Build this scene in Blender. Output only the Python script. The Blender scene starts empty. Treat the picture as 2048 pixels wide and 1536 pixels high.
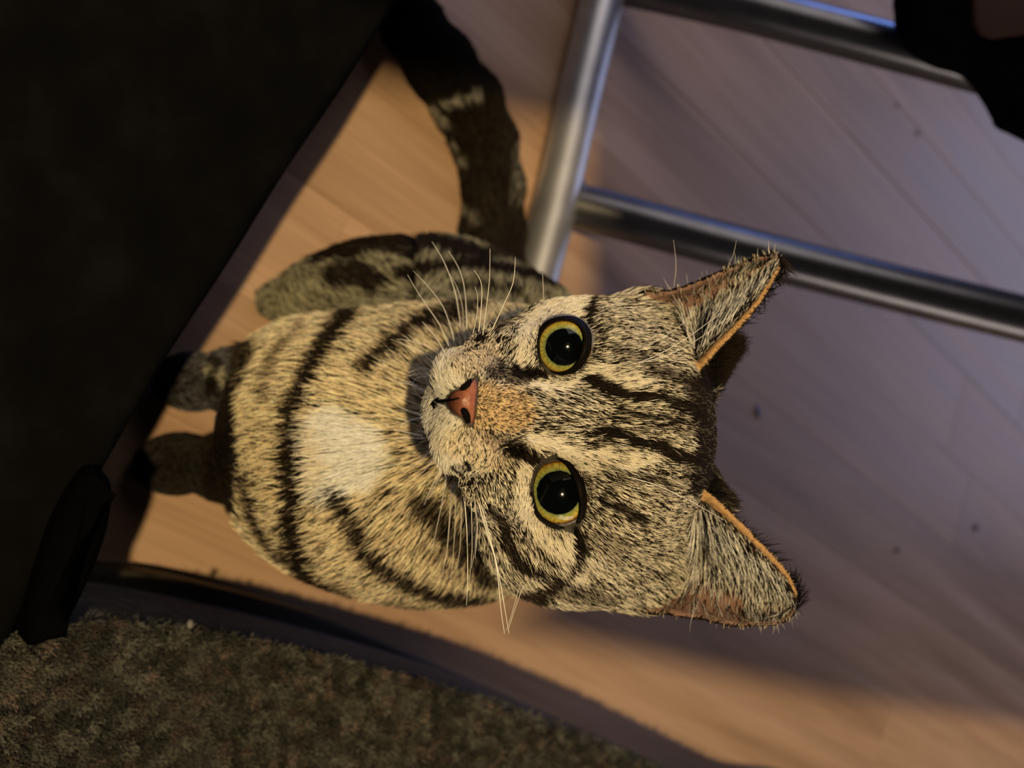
import bpy, bmesh, math, random
import numpy as np
from mathutils import Vector, Matrix
from mathutils.bvhtree import BVHTree
from mathutils.kdtree import KDTree

rng = np.random.default_rng(7)
random.seed(7)
scn = bpy.context.scene
col = scn.collection
PI = math.pi

# ------------------------------------------------------------------ camera, world, lights, exposure
F, H, PITCH = 2000.0, 0.53, math.radians(54.2)
S_, C_ = math.sin(PITCH), math.cos(PITCH)
R_AX = np.array([0, S_, C_]); D_AX = np.array([1.0, 0, 0]); V_AX = np.array([0, C_, -S_])
CAM = np.array([0, 0, H])
cam_d = bpy.data.cameras.new('camera'); cam = bpy.data.objects.new('camera', cam_d); col.objects.link(cam)
cam_d.sensor_width = 36; cam_d.lens = F / 2048 * 36
cam_d.clip_start = 0.01
cam.matrix_world = Matrix(((R_AX[0], -D_AX[0], -V_AX[0], CAM[0]),
                           (R_AX[1], -D_AX[1], -V_AX[1], CAM[1]),
                           (R_AX[2], -D_AX[2], -V_AX[2], CAM[2]), (0, 0, 0, 1)))
cam_d.dof.use_dof = True; cam_d.dof.focus_distance = 0.30; cam_d.dof.aperture_fstop = 9.5
scn.camera = cam
scn.view_settings.view_transform = 'Standard'; scn.view_settings.look = 'None'
scn.view_settings.gamma = 1; scn.view_settings.use_curve_mapping = False
scn.view_settings.exposure = 0.0

world = bpy.data.worlds.new('room_dark'); scn.world = world; world.use_nodes = True
world.node_tree.nodes['Background'].inputs[0].default_value = (0.9, 0.85, 0.9, 1)
world.node_tree.nodes['Background'].inputs[1].default_value = 0.035

def light(name, kind, loc, target, energy, color, **kw):
    d = bpy.data.lights.new(name, kind); o = bpy.data.objects.new(name, d); col.objects.link(o)
    d.energy = energy; d.color = color
    for k, v in kw.items(): setattr(d, k, v)
    o.location = loc
    o.rotation_euler = (Vector(target) - Vector(loc)).to_track_quat('-Z', 'Y').to_euler()
    return o
LAMP = np.array([0.02, -0.80, 2.3])
light('ceiling_lamp', 'SPOT', LAMP, (0.05, 0.3, 0), 215, (1.0, 0.74, 0.38), shadow_soft_size=0.03, spot_size=1.3, spot_blend=0.6)
light('screen_glow', 'AREA', (-1.15, 0.98, 0.32), (0.0, 0.5, 0.1), 3.6, (0.22, 0.36, 1.0), shape='RECTANGLE', size=0.5, size_y=0.3)
light('window_glow', 'AREA', (-0.30, 2.2, 0.62), (0.0, 0.6, 0.05), 7.0, (0.56, 0.62, 1.0), shape='RECTANGLE', size=1.3, size_y=0.8)

light('left_fill', 'AREA', (-0.95, 0.30, 0.85), (-0.1, 0.25, 0.0), 2.6, (1.0, 0.88, 0.86), shape='RECTANGLE', size=0.7, size_y=0.7)  # added fill for the dim floor strip beside the pouf, no real source
light('room_fill', 'AREA', (1.7, 0.55, 0.60), (0.0, 0.5, 0.0), 8.0, (1.0, 0.83, 0.74), shape='RECTANGLE', size=1.2, size_y=0.45)

# ------------------------------------------------------------------ helpers
def P(px, py, w):
    """photo pixel at distance w along the view -> world point"""
    return CAM + R_AX * ((px - 1024) / F * w) + D_AX * ((py - 768) / F * w) + V_AX * w
def floor_at(px, py, z=0.0):
    a = (px - 1024) / F
    w = (H - z) / (S_ - a * C_)
    return P(px, py, w)
def K(px, py, w):                       # camera-space metres
    return np.array([(px - 1024) / F * w, (py - 768) / F * w, w])
def to_world(k):
    k = np.asarray(k)
    return CAM + k[..., 0:1] * R_AX + k[..., 1:2] * D_AX + k[..., 2:3] * V_AX
def to_cam(p):
    q = np.asarray(p) - CAM
    return np.stack([q @ R_AX, q @ D_AX, q @ V_AX], -1)
def to_px(k):
    return k[..., 0] / k[..., 2] * F + 1024, k[..., 1] / k[..., 2] * F + 768
def lin(r, g, b):
    return tuple(((c / 255 + 0.055) / 1.055) ** 2.4 if c > 10 else c / 255 / 12.92 for c in (r, g, b))

def tag(o, label=None, cat=None, group=None, kind=None):
    if label: o['label'] = label
    if cat: o['category'] = cat
    if group: o['group'] = group
    if kind: o['kind'] = kind
    return o
def empty(name, loc):
    o = bpy.data.objects.new(name, None); col.objects.link(o); o.location = loc; o.empty_display_size = 0.02
    return o
def world_of(o):
    m = Matrix.Translation(o.location) @ o.rotation_euler.to_matrix().to_4x4()
    return m if o.parent is None else world_of(o.parent) @ o.matrix_parent_inverse @ m
def mesh_obj(name, verts, faces, mat, parent=None, smooth=True):
    me = bpy.data.meshes.new(name); me.from_pydata([tuple(v) for v in verts], [], [tuple(f) for f in faces]); me.update()
    if smooth: me.shade_smooth()
    o = bpy.data.objects.new(name, me); col.objects.link(o)
    if mat: me.materials.append(mat)
    adopt(o, parent)
    return o
def adopt(o, parent):
    if parent is not None:
        o.parent = parent
        o.matrix_parent_inverse = world_of(parent).inverted()
def bm_obj(name, bm, mat, parent=None, smooth=True):
    me = bpy.data.meshes.new(name); bm.to_mesh(me); bm.free()
    if smooth: me.shade_smooth()
    o = bpy.data.objects.new(name, me); col.objects.link(o)
    if mat: me.materials.append(mat)
    adopt(o, parent)
    return o

class NT:
    def __init__(s, name):
        s.m = bpy.data.materials.new(name); s.m.use_nodes = True; s.t = s.m.node_tree
        s.b = s.t.nodes['Principled BSDF']
    def n(s, kind, **kw):
        x = s.t.nodes.new(kind)
        for k, v in kw.items():
            if k in x.inputs: x.inputs[k].default_value = v
            else: setattr(x, k, v)
        return x
    def l(s, a, b): s.t.links.new(a, b)
    def ramp(s, src, stops, interp='LINEAR'):
        r = s.n('ShaderNodeValToRGB'); cr = r.color_ramp; cr.interpolation = interp
        while len(cr.elements) < len(stops): cr.elements.new(0.5)
        for e, (p, c) in zip(cr.elements, stops): e.position = p; e.color = (*c, 1)
        s.l(src, r.inputs[0]); return r.outputs[0]
    def mix(s, f, a, b, mode='MIX'):
        x = s.n('ShaderNodeMix', data_type='RGBA', blend_type=mode)
        for i, v in ((0, f), (6, a), (7, b)):
            if hasattr(v, 'is_output'): s.l(v, x.inputs[i])
            else: x.inputs[i].default_value = v if i == 0 else (*v, 1)
        return x.outputs[2]
    def set(s, **kw):
        for k, v in kw.items():
            i = s.b.inputs[k.replace('_', ' ')]
            if hasattr(v, 'is_output'): s.l(v, i)
            else: i.default_value = (*v, 1) if isinstance(v, tuple) and len(v) == 3 else v
        return s.m
    def bump(s, h, strength, dist=0.001):
        b = s.n('ShaderNodeBump', Strength=strength, Distance=dist); s.l(h, b.inputs['Height']); s.l(b.outputs[0], s.b.inputs['Normal'])

# ------------------------------------------------------------------ materials
ANG = math.radians(62.0)
def wood_mat():
    m = NT('laminate_wood')
    geo = m.n('ShaderNodeNewGeometry'); oi = m.n('ShaderNodeObjectInfo')
    mp = m.n('ShaderNodeMapping', vector_type='POINT'); mp.inputs['Rotation'].default_value = (0, 0, -ANG)
    m.l(geo.outputs['Position'], mp.inputs['Vector'])
    add = m.n('ShaderNodeVectorMath', operation='ADD'); sc = m.n('ShaderNodeMath', operation='MULTIPLY'); sc.inputs[1].default_value = 9.0
    m.l(oi.outputs['Random'], sc.inputs[0]); m.l(mp.outputs[0], add.inputs[0]); m.l(sc.outputs[0], add.inputs[1])
    st = m.n('ShaderNodeVectorMath', operation='MULTIPLY'); st.inputs[1].default_value = (1.6, 22.0, 1)
    m.l(add.outputs[0], st.inputs[0])
    n1 = m.n('ShaderNodeTexNoise', Scale=1.5, Detail=4.0, Roughness=0.55); m.l(st.outputs[0], n1.inputs['Vector'])
    st2 = m.n('ShaderNodeVectorMath', operation='MULTIPLY'); st2.inputs[1].default_value = (14, 420.0, 1)
    m.l(add.outputs[0], st2.inputs[0])
    n2 = m.n('ShaderNodeTexNoise', Scale=1.0, Detail=3.0); m.l(st2.outputs[0], n2.inputs['Vector'])
    c1 = m.ramp(n1.outputs[0], [(0.30, (0.36, 0.235, 0.150)), (0.5, (0.47, 0.315, 0.20)), (0.72, (0.57, 0.40, 0.275))])
    c2 = m.ramp(n2.outputs[0], [(0.3, (0.84, 0.80, 0.78)), (0.7, (1.0, 1.0, 1.0))])
    c = m.mix(1.0, c1, c2, 'MULTIPLY')
    tone = m.ramp(oi.outputs['Random'], [(0, (0.86, 0.84, 0.82)), (1, (1.06, 1.02, 1.0))])
    c = m.mix(1.0, c, tone, 'MULTIPLY')
    m.bump(n2.outputs[0], 0.06, 0.0005)
    rr = m.ramp(n1.outputs[0], [(0.3, (0.36,) * 3), (0.7, (0.46,) * 3)])
    return m.set(Base_Color=c, Roughness=rr)
WOOD = wood_mat()

def fabric_mat(name, cols, scale, rough=0.95, bump=0.5, sheen=0.2, spec=0.04):
    m = NT(name)
    tc = m.n('ShaderNodeTexCoord')
    n1 = m.n('ShaderNodeTexNoise', Scale=scale, Detail=3.0, Roughness=0.6); m.l(tc.outputs['Object'], n1.inputs['Vector'])
    n2 = m.n('ShaderNodeTexNoise', Scale=scale * 5, Detail=2.0); m.l(tc.outputs['Object'], n2.inputs['Vector'])
    c = m.ramp(n1.outputs[0], [(0.32 + 0.36 * i / (len(cols) - 1), k) for i, k in enumerate(cols)])
    m.bump(n2.outputs[0], bump, 0.002)
    return m.set(Base_Color=c, Roughness=rough, Sheen_Weight=sheen, Specular_IOR_Level=spec)
def plain(name, c, rough=0.5, metal=0.0, **kw):
    m = NT(name)
    tc = m.n('ShaderNodeTexCoord'); n = m.n('ShaderNodeTexNoise', Scale=60.0, Detail=3.0); m.l(tc.outputs['Object'], n.inputs['Vector'])
    cc = m.ramp(n.outputs[0], [(0.3, tuple(v * 0.88 for v in c)), (0.7, tuple(min(1, v * 1.1) for v in c))])
    return m.set(Base_Color=cc, Roughness=rough, Metallic=metal, **kw)

# ------------------------------------------------------------------ floor: planks
under = mesh_obj('floor', *(lambda a: ([(-2.2, -1.6, -0.012), (2.2, -1.6, -0.012), (2.2, 3.4, -0.012), (-2.2, 3.4, -0.012),
    (-2.2, -1.6, -0.006), (2.2, -1.6, -0.006), (2.2, 3.4, -0.006), (-2.2, 3.4, -0.006)],
    [(3, 2, 1, 0), (4, 5, 6, 7), (0, 1, 5, 4), (1, 2, 6, 5), (2, 3, 7, 6), (3, 0, 4, 7)]))(0),
    plain('floor_underlay', (0.05, 0.035, 0.025), 0.9), smooth=False)
under['kind'] = 'structure'
U = np.array([math.cos(ANG), math.sin(ANG)]); N2 = np.array([-math.sin(ANG), math.cos(ANG)])
offs = [-0.388 + 0.075 * i for i in range(7)] + [0.137, 0.212, 0.287, 0.3615, 0.4425, 0.539, 0.606, 0.671] + [0.746 + 0.075 * i for i in range(7)]
offs = [-0.613, -0.538, -0.463] + offs
def plank(o0, o1, a0, a1, g):
    bm = bmesh.new(); z0, z1, b = -0.0055, 0.0, 0.0003
    pts = []
    for (ins, z) in ((0, z0), (0, z1 - b * 0.7), (b, z1)):
        for (a, o) in ((a0 + g + ins, o0 + g + ins), (a1 - g - ins, o0 + g + ins), (a1 - g - ins, o1 - g - ins), (a0 + g + ins, o1 - g - ins)):
            xy = U * a + N2 * o
            pts.append(bm.verts.new((xy[0], xy[1], z)))
    bm.faces.new(pts[3::-1])
    for k in range(2):
        for i in range(4):
            j = (i + 1) % 4
            bm.faces.new((pts[4 * k + i], pts[4 * k + j], pts[4 * k + 4 + j], pts[4 * k + 4 + i]))
    bm.faces.new(pts[8:12])
    return bm
rp = random.Random(3)
for i in range(len(offs) - 1):
    a = -1.9 + rp.random() * 0.9
    while a < 2.0:
        ln = rp.choice([0.9, 1.1, 1.29])
        mid = U * (a + ln / 2) + N2 * (offs[i] + offs[i + 1]) / 2
        if -1.5 < mid[0] < 1.4 and -1.1 < mid[1] < 2.3:
            g = 0.00008 if abs(offs[i] - 0.539) > 0.01 and abs(offs[i + 1] - 0.539) > 0.01 else 0.0004
            bm_obj('plank', plank(offs[i], offs[i + 1], a, a + ln, g), WOOD, under, smooth=False)
        a += ln

# ------------------------------------------------------------------ tubular frame leaning over the floor
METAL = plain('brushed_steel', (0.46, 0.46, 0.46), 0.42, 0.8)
RAILM = plain('shaded_steel', (0.14, 0.14, 0.145), 0.30, 0.85)  # crossbar steel darkened, the shade on the rails is put into the colour
def tube(path, r, seg=24, sub=8, cap=True):
    """swept tube along a smoothed path; r is a number or a list, one radius per path point"""
    path = [np.asarray(p, float) for p in path]; n = len(path)
    rr = r if hasattr(r, '__len__') else [r] * n
    pts, rad = [], []
    for i in range(n - 1):
        p0, p1, p2, p3 = path[max(i - 1, 0)], path[i], path[i + 1], path[min(i + 2, n - 1)]
        for k in range(sub):
            t = k / sub
            pts.append(0.5 * ((2 * p1) + (-p0 + p2) * t + (2 * p0 - 5 * p1 + 4 * p2 - p3) * t * t + (-p0 + 3 * p1 - 3 * p2 + p3) * t ** 3))
            rad.append(rr[i] * (1 - t) + rr[i + 1] * t)
    pts.append(path[-1]); rad.append(rr[-1])
    V, Fc = [], []
    up = None
    for i, p in enumerate(pts):
        t = pts[min(i + 1, len(pts) - 1)] - pts[max(i - 1, 0)]; t = t / (np.linalg.norm(t) + 1e-12)
        if up is None:
            up = np.cross(t, [0.3, 0.2, 1.0])
        a = up - t * (up @ t); a /= np.linalg.norm(a) + 1e-12; up = a
        b = np.cross(t, a)
        for k in range(seg):
            an = 2 * PI * k / seg
            V.append(p + rad[i] * (math.cos(an) * a + math.sin(an) * b))
    for i in range(len(pts) - 1):
        for k in range(seg):
            k2 = (k + 1) % seg
            Fc.append((i * seg + k, i * seg + k2, (i + 1) * seg + k2, (i + 1) * seg + k))
    if cap:
        Fc.append(tuple(range(seg - 1, -1, -1))); m = (len(pts) - 1) * seg; Fc.append(tuple(range(m, m + seg)))
    return V, Fc
fr = empty('tubular_frame', tuple(floor_at(1075, 540)))
tag(fr, 'grey metal tube frame with two rails joined to a crossbar behind the cat', 'metal frame')
TR = 0.0148
wA = lambda px, py: (H - TR) / (S_ - (px - 1024) / F * C_)
pa = [P(1052, 640, wA(1052, 640)), P(1075, 545, wA(1075, 545)), P(1112, 400, wA(1112, 400)), P(1152, 220, wA(1152, 220)), P(1204, 0, wA(1204, 0)), P(1232, -120, wA(1232, -120)), P(1256, -220, wA(1256, -220))]
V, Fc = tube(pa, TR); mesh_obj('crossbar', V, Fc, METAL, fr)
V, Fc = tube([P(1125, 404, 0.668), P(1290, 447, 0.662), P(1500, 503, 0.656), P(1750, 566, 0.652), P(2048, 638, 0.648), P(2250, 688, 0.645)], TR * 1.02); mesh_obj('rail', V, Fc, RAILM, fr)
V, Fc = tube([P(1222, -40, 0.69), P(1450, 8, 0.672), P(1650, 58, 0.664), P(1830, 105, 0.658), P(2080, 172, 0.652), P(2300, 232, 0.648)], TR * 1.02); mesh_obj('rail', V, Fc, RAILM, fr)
def blob(c, r, n=12):
    bm = bmesh.new(); bmesh.ops.create_icosphere(bm, subdivisions=3, radius=1)
    for v in bm.verts: v.co = Vector(c) + Vector((v.co.x * r[0], v.co.y * r[1], v.co.z * r[2]))
    return bm
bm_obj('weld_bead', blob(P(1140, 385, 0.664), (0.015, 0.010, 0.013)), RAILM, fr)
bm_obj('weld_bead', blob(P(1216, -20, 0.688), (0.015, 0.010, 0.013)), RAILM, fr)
bm_obj('rivet', blob(P(1127, 409, 0.6475), (0.0016, 0.0016, 0.0016)), plain('rivet_metal', (0.85, 0.83, 0.75), 0.25, 0.4), fr)

# ------------------------------------------------------------------ dark padded pouf (left), speckled cushion and rail (bottom)
def slab(top_pts, z0, z1, r, seg=6, bulge=0.0):
    """rounded upholstered slab from a plan outline (counter clockwise)"""
    pts = np.array([np.asarray(p)[:2] for p in top_pts])
    # resample smooth outline
    n = len(pts); out = []
    for i in range(n):
        p0, p1, p2, p3 = pts[i - 1], pts[i], pts[(i + 1) % n], pts[(i + 2) % n]
        for k in range(8):
            t = k / 8
            out.append(0.5 * ((2 * p1) + (-p0 + p2) * t + (2 * p0 - 5 * p1 + 4 * p2 - p3) * t * t + (-p0 + 3 * p1 - 3 * p2 + p3) * t ** 3))
    out = np.array(out); m = len(out)
    tg = np.roll(out, -1, 0) - np.roll(out, 1, 0); tg /= np.linalg.norm(tg, axis=1)[:, None]
    nr = np.stack([tg[:, 1], -tg[:, 0]], 1)
    area = 0.5 * np.sum(out[:, 0] * np.roll(out[:, 1], -1) - np.roll(out[:, 0], -1) * out[:, 1])
    if area < 0: nr = -nr
    V, Fc, rings = [], [], []
    prof = [(0, z0)] + [(bulge * math.sin(PI * k / 4), z0 + (z1 - r - z0) * k / 4) for k in range(1, 4)]
    prof += [(-r + r * math.cos(a), z1 - r + r * math.sin(a)) for a in np.linspace(0, PI / 2, seg)]
    for (o, z) in prof:
        for i in range(m): V.append((*(out[i] + nr[i] * o), z))
    for k in range(len(prof) - 1):
        for i in range(m):
            j = (i + 1) % m; Fc.append((k * m + i, k * m + j, (k + 1) * m + j, (k + 1) * m + i))
    Fc.append(tuple(range((len(prof) - 1) * m, len(prof) * m))); Fc.append(tuple(range(m - 1, -1, -1)))
    if area < 0: Fc = [f[::-1] for f in Fc]
    return V, Fc
hz = 0.13
edge = [floor_at(*q, hz) for q in ((1000, -330), (890, -130), (802, 0), (700, 165), (585, 335), (470, 520), (330, 735), (225, 920), (140, 1075), (25, 1285), (-60, 1420), (-170, 1600))]
back = [np.array([0.16, -0.10, 0]), np.array([0.05, -0.30, 0]), np.array([-0.35, -0.25, 0]), np.array([-0.42, 0.05, 0])]
CHAR = fabric_mat('charcoal_fabric', [(0.0032, 0.0032, 0.0032), (0.0042, 0.0042, 0.004), (0.006, 0.0057, 0.0054)], 30, 0.95, 0.3, 0.0, 0.0)
pf = empty('pouf', (-0.1, -0.05, 0)); tag(pf, 'dark charcoal padded pouf filling the left side in front of the cat', 'pouf')
V, Fc = slab(edge + back, 0.022, hz, 0.008, bulge=0.0); mesh_obj('upholstery', V, Fc, CHAR, pf)
e2 = [p + np.array([0.006, -0.012, 0]) for p in edge]
V, Fc = slab([p for p in e2] + [p + np.array([0, .01, 0]) for p in back], 0.0, 0.022, 0.003); mesh_obj('base', V, Fc, plain('black_plastic', (0.004, 0.004, 0.004), 0.9), pf)
bl = [floor_at(*q, 0.15) for q in ((60, 1290), (130, 1275), (185, 1180), (225, 1075), (238, 985), (218, 945), (180, 950), (110, 1080))]
V, Fc = slab(bl, 0.0, 0.15, 0.012); mesh_obj('foot', V, Fc, plain('black_rubber', (0.002, 0.002, 0.002), 0.9, Specular_IOR_Level=0.0), pf)

hc = 0.125
SPK = NT('speckled_tweed')
_tc = SPK.n('ShaderNodeTexCoord')
_v = SPK.n('ShaderNodeTexNoise', Scale=150.0, Detail=2.0); SPK.l(_tc.outputs['Object'], _v.inputs['Vector'])
_n = SPK.n('ShaderNodeTexNoise', Scale=38.0, Detail=3.0); SPK.l(_tc.outputs['Object'], _n.inputs['Vector'])
_a = SPK.ramp(_v.outputs['Fac'], [(0.30, (0.014, 0.014, 0.012)), (0.52, (0.036, 0.036, 0.032)), (0.72, (0.08, 0.074, 0.062))])
_b = SPK.ramp(_n.outputs['Color'], [(0.52, (0.85, 0.88, 0.85)), (0.68, (1.35, 1.05, 0.95))])
_c = SPK.mix(1.0, _a, _b, 'MULTIPLY'); SPK.bump(_v.outputs['Fac'], 0.8, 0.003)
SPK.set(Base_Color=_c, Roughness=0.95, Sheen_Weight=0.15, Specular_IOR_Level=0.15)
ce = [floor_at(*q, hc) for q in ((-260, 1330), (-60, 1285), (80, 1248), (230, 1235), (440, 1262), (700, 1318), (1000, 1400), (1150, 1455), (1340, 1536), (1560, 1640), (1800, 1760))]
cb = [np.array([0.62, 0.62, 0]), np.array([0.66, 0.2, 0]), np.array([0.5, -0.12, 0]), np.array([0.26, -0.16, 0])]
cu = empty('floor_cushion', (0.36, 0.15, 0)); tag(cu, 'low grey speckled tweed floor cushion along the lower edge of the photo', 'cushion')
V, Fc = slab(ce + cb, 0.03, hc, 0.012, bulge=0.0); mesh_obj('cover', V, Fc, SPK.m, cu)
lint = NT('lint'); lint.set(Base_Color=(0.6, 0.6, 0.58), Roughness=0.9)
base_e = [floor_at(px, py, 0.028) for px, py in ((-250, 1090), (-50, 1110), (150, 1132), (348, 1156), (648, 1235), (850, 1318), (1000, 1385), (1200, 1475), (1500, 1620), (1900, 1800))]
base_b = [np.array([0.50, 0.50, 0]), np.array([0.5, -0.05, 0]), np.array([0.24, -0.1, 0])]
V, Fc = slab(base_e + base_b, 0.0, 0.028, 0.003); mesh_obj('wooden_base', V, Fc, plain('dark_olive_wood', (0.030, 0.024, 0.012), 0.7), cu)
# short tufted pile standing on the cushion top
def strands(name, P0, D, Ln, rad, colr, mat, parent, npt=4):
    n = len(P0); t_ = np.linspace(0, 1, npt)
    W = P0[:, None] + D[:, None] * (Ln[:, None] * t_)[..., None]
    W = W.reshape(-1, 3) - np.array(parent.location)
    cv = bpy.data.hair_curves.new(name); cv.add_curves([npt] * n)
    cv.attributes['position'].data.foreach_set('vector', W.astype(np.float32).ravel())
    ra = cv.attributes.get('radius') or cv.attributes.new('radius', 'FLOAT', 'POINT')
    ra.data.foreach_set('value', np.repeat(rad, npt).astype(np.float32) * np.tile(np.linspace(1, 0.5, npt), n).astype(np.float32))
    c = cv.attributes.new('hair_colour', 'FLOAT_COLOR', 'POINT')
    c.data.foreach_set('color', np.concatenate([np.repeat(colr, npt, 0), np.ones((n * npt, 1))], 1).astype(np.float32).ravel())
    cv.materials.append(mat); o = bpy.data.objects.new(name, cv); col.objects.link(o); o.parent = parent; o['kind'] = 'stuff'
    return o
_ce = np.array([(-260, 1330), (-60, 1285), (80, 1248), (230, 1235), (440, 1262), (700, 1318), (1000, 1400), (1150, 1455), (1340, 1536), (1560, 1640), (1800, 1760)], float)
_x = rng.uniform(-200, 1650, 90000); _y = rng.uniform(1225, 1700, 90000)
_k = _y > np.interp(_x, _ce[:, 0], _ce[:, 1]) + 3; _x, _y = _x[_k], _y[_k]
_w = (H - hc) / (S_ - (_x - 1024) / F * C_)
_p = CAM + R_AX * ((_x - 1024) / F * _w)[:, None] + D_AX * ((_y - 768) / F * _w)[:, None] + V_AX * _w[:, None]
_d = rng.normal(size=_p.shape) * np.array([0.5, 0.5, 0.2]) + np.array([0, 0, 0.8]); _d /= np.linalg.norm(_d, axis=1)[:, None]
_c = np.floor(_p[:, :2] / 0.0042).astype(np.int64); _h = ((np.sin((_c[:, 0] * 73.13 + _c[:, 1] * 191.7)) * 43758.5453) % 1.0)
_h2 = ((np.sin((_c[:, 0] * 31.7 + _c[:, 1] * 77.3)) * 23421.63) % 1.0)
_v = (0.035 + 0.12 * _h ** 2)[:, None] * np.where((_h2 > 0.85)[:, None], np.array([[1.3, 1.02, 0.88]]), np.array([[1.0, 1.0, 0.86]])) * rng.uniform(0.7, 1.3, (len(_p), 1))
PILE = NT('wool_pile'); _at = PILE.n('ShaderNodeAttribute', attribute_name='hair_colour'); PILE.set(Base_Color=_at.outputs['Color'], Roughness=0.9, Specular_IOR_Level=0.05)
strands('pile', _p - np.array([0, 0, 0.0006]), _d, rng.uniform(0.002, 0.0045, len(_p)), np.full(len(_p), 0.00032), _v, PILE.m, cu)
# ------------------------------------------------------------------ black padded seat corner at the upper right
st = empty('padded_seat', tuple(P(2030, 60, 0.62))); tag(st, 'black padded seat corner resting on the metal rails at upper right', 'seat')
so = [P(px, py, 0.598) for px, py in ((1822, -60), (1818, 0), (1822, 40), (1850, 80), (1900, 110), (1960, 130), (2006, 186), (2030, 225), (2060, 250), (2300, 330), (2500, 100), (2400, -300), (1900, -300))]
def prism(front, dirv, depth, r=0.012, seg=5):
    front = np.array(front); c = front.mean(0); V, Fc = [], []; m = len(front)
    rad = front - c; rad /= np.linalg.norm(rad, axis=1)[:, None]
    prof = [(-r + r * math.sin(a), r - r * math.cos(a)) for a in np.linspace(0, PI / 2, seg)] + [(0, depth - r)] + [(-r + r * math.cos(a), depth - r + r * math.sin(a)) for a in np.linspace(0, PI / 2, seg)[1:]]
    for o, d in prof:
        for i in range(m): V.append(front[i] + rad[i] * o + dirv * d)
    for k in range(len(prof) - 1):
        for i in range(m):
            j = (i + 1) % m; Fc.append((k * m + i, k * m + j, (k + 1) * m + j, (k + 1) * m + i))
    Fc.append(tuple(range(m - 1, -1, -1))); Fc.append(tuple(range((len(prof) - 1) * m, len(prof) * m)))
    return V, Fc
sm = []
for i in range(len(so)):
    p0, p1, p2, p3 = so[i - 1], so[i], so[(i + 1) % len(so)], so[(i + 2) % len(so)]
    for k in range(4):
        t = k / 4; sm.append(0.5 * ((2 * p1) + (-p0 + p2) * t + (2 * p0 - 5 * p1 + 4 * p2 - p3) * t * t + (-p0 + 3 * p1 - 3 * p2 + p3) * t ** 3))
V, Fc = prism(sm, V_AX, 0.030, 0.008); mesh_obj('cushion', V, Fc, fabric_mat('black_fabric', [(0.003, 0.003, 0.003), (0.004, 0.004, 0.004)], 40, 0.95, 0.2, 0.0, 0.02), st)
pt = [P(px, py, 0.594) for px, py in ((1950, -30), (1948, 10), (1950, 45), (1965, 66), (1990, 74), (2020, 70), (2070, 64), (2080, -30))]
V, Fc = prism(pt, V_AX, 0.006, 0.002); o = mesh_obj('leather_patch', V, Fc, plain('brown_leather', (0.05, 0.018, 0.010), 0.8), st); o['label'] = 'dark reddish brown leather patch'

# unseen top added above the camera, outlined to cast the far floor's shadow
shade_z = 0.76
def shade_pt(px, py):
    Fp = floor_at(px, py); return Fp + (LAMP - Fp) * shade_z / LAMP[2]
dk = empty('desk', (0, 0.9, 0)); tag(dk, 'added unseen board with a dark top that shades the far part of the floor', 'desk')
poly = [shade_pt(*q) for q in ((620, 95), (770, 165), (1100, 243), (1178, 262), (1185, 1060), (1110, 1200), (990, 1240), (1190, 1290), (1640, 1388), (2048, 1452))] + [np.array([1.1, 1.3, 0]), np.array([-0.46, 1.3, 0]), np.array([-0.46, -0.16, 0])]
m = len(poly)
V = [(p[0], p[1], shade_z) for p in poly] + [(p[0], p[1], shade_z + 0.022) for p in poly]
Fc = [tuple(range(m - 1, -1, -1)), tuple(range(m, 2 * m))] + [(i, (i + 1) % m, m + (i + 1) % m, m + i) for i in range(m)]
mesh_obj('shade_top', V, Fc, plain('dark_walnut', (0.06, 0.04, 0.03), 0.5), dk, smooth=False)
for (x, y) in ((1.0, 1.2), (-0.42, 1.25)):
    V, Fc = tube([(x, y, 0), (x, y, 0.4), (x, y, shade_z)], 0.02, 16); mesh_obj('leg', V, Fc, METAL, dk)

# little things on the floor
def chip(name, px, py, sx, sy, h, c, label, cat, rot=0.0):
    o = floor_at(px, py); bm = bmesh.new()
    n = 9; top = []; bot = []
    rr = random.Random(px)
    for i in range(n):
        a = 2 * PI * i / n; k = 0.75 + 0.35 * rr.random()
        x, y = math.cos(a) * sx * k, math.sin(a) * sy * k
        x, y = x * math.cos(rot) - y * math.sin(rot), x * math.sin(rot) + y * math.cos(rot)
        bot.append(bm.verts.new((o[0] + x, o[1] + y, 0.0002))); top.append(bm.verts.new((o[0] + x * 0.8, o[1] + y * 0.8, h * (0.7 + 0.6 * rr.random()))))
    bm.faces.new(bot[::-1]); bm.faces.new(top)
    for i in range(n): bm.faces.new((bot[i], bot[(i + 1) % n], top[(i + 1) % n], top[i]))
    ob = bm_obj(name, bm, plain(name + '_stuff', c, 0.8)); tag(ob, label, cat); return ob
chip('paper_scrap', 1515, 823, 0.0056, 0.0026, 0.0015, (0.16, 0.19, 0.30), 'tiny blue grey scrap on the floor beside the cat head', 'scrap', 0.1)
chip('floor_mark', 1950, 1056, 0.0035, 0.003, 0.002, (0.06, 0.03, 0.02), 'dark brown mark on the floor near the right edge', 'floor_mark')  # knots and marks of the planks, modelled as thin chips
chip('floor_mark', 1793, 1101, 0.003, 0.0024, 0.0015, (0.12, 0.09, 0.07), 'greyish mark on the floor right of the lower ear', 'floor_mark')
chip('floor_mark', 1793, 211, 0.0022, 0.002, 0.0012, (0.14, 0.1, 0.09), 'small mark on the floor between the two metal rails, nearer the upper rail', 'floor_mark')
chip('floor_mark', 1834, 266, 0.003, 0.003, 0.0012, (0.16, 0.12, 0.10), 'wider flat mark between the two metal rails, farther from the upper rail', 'floor_mark')
chip('fluff', 373, 1236, 0.0024, 0.0016, 0.003, (0.16, 0.16, 0.15), 'pale fluff caught on the top edge of the speckled cushion', 'fluff')
fl = bpy.data.objects['fluff']; 
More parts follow.
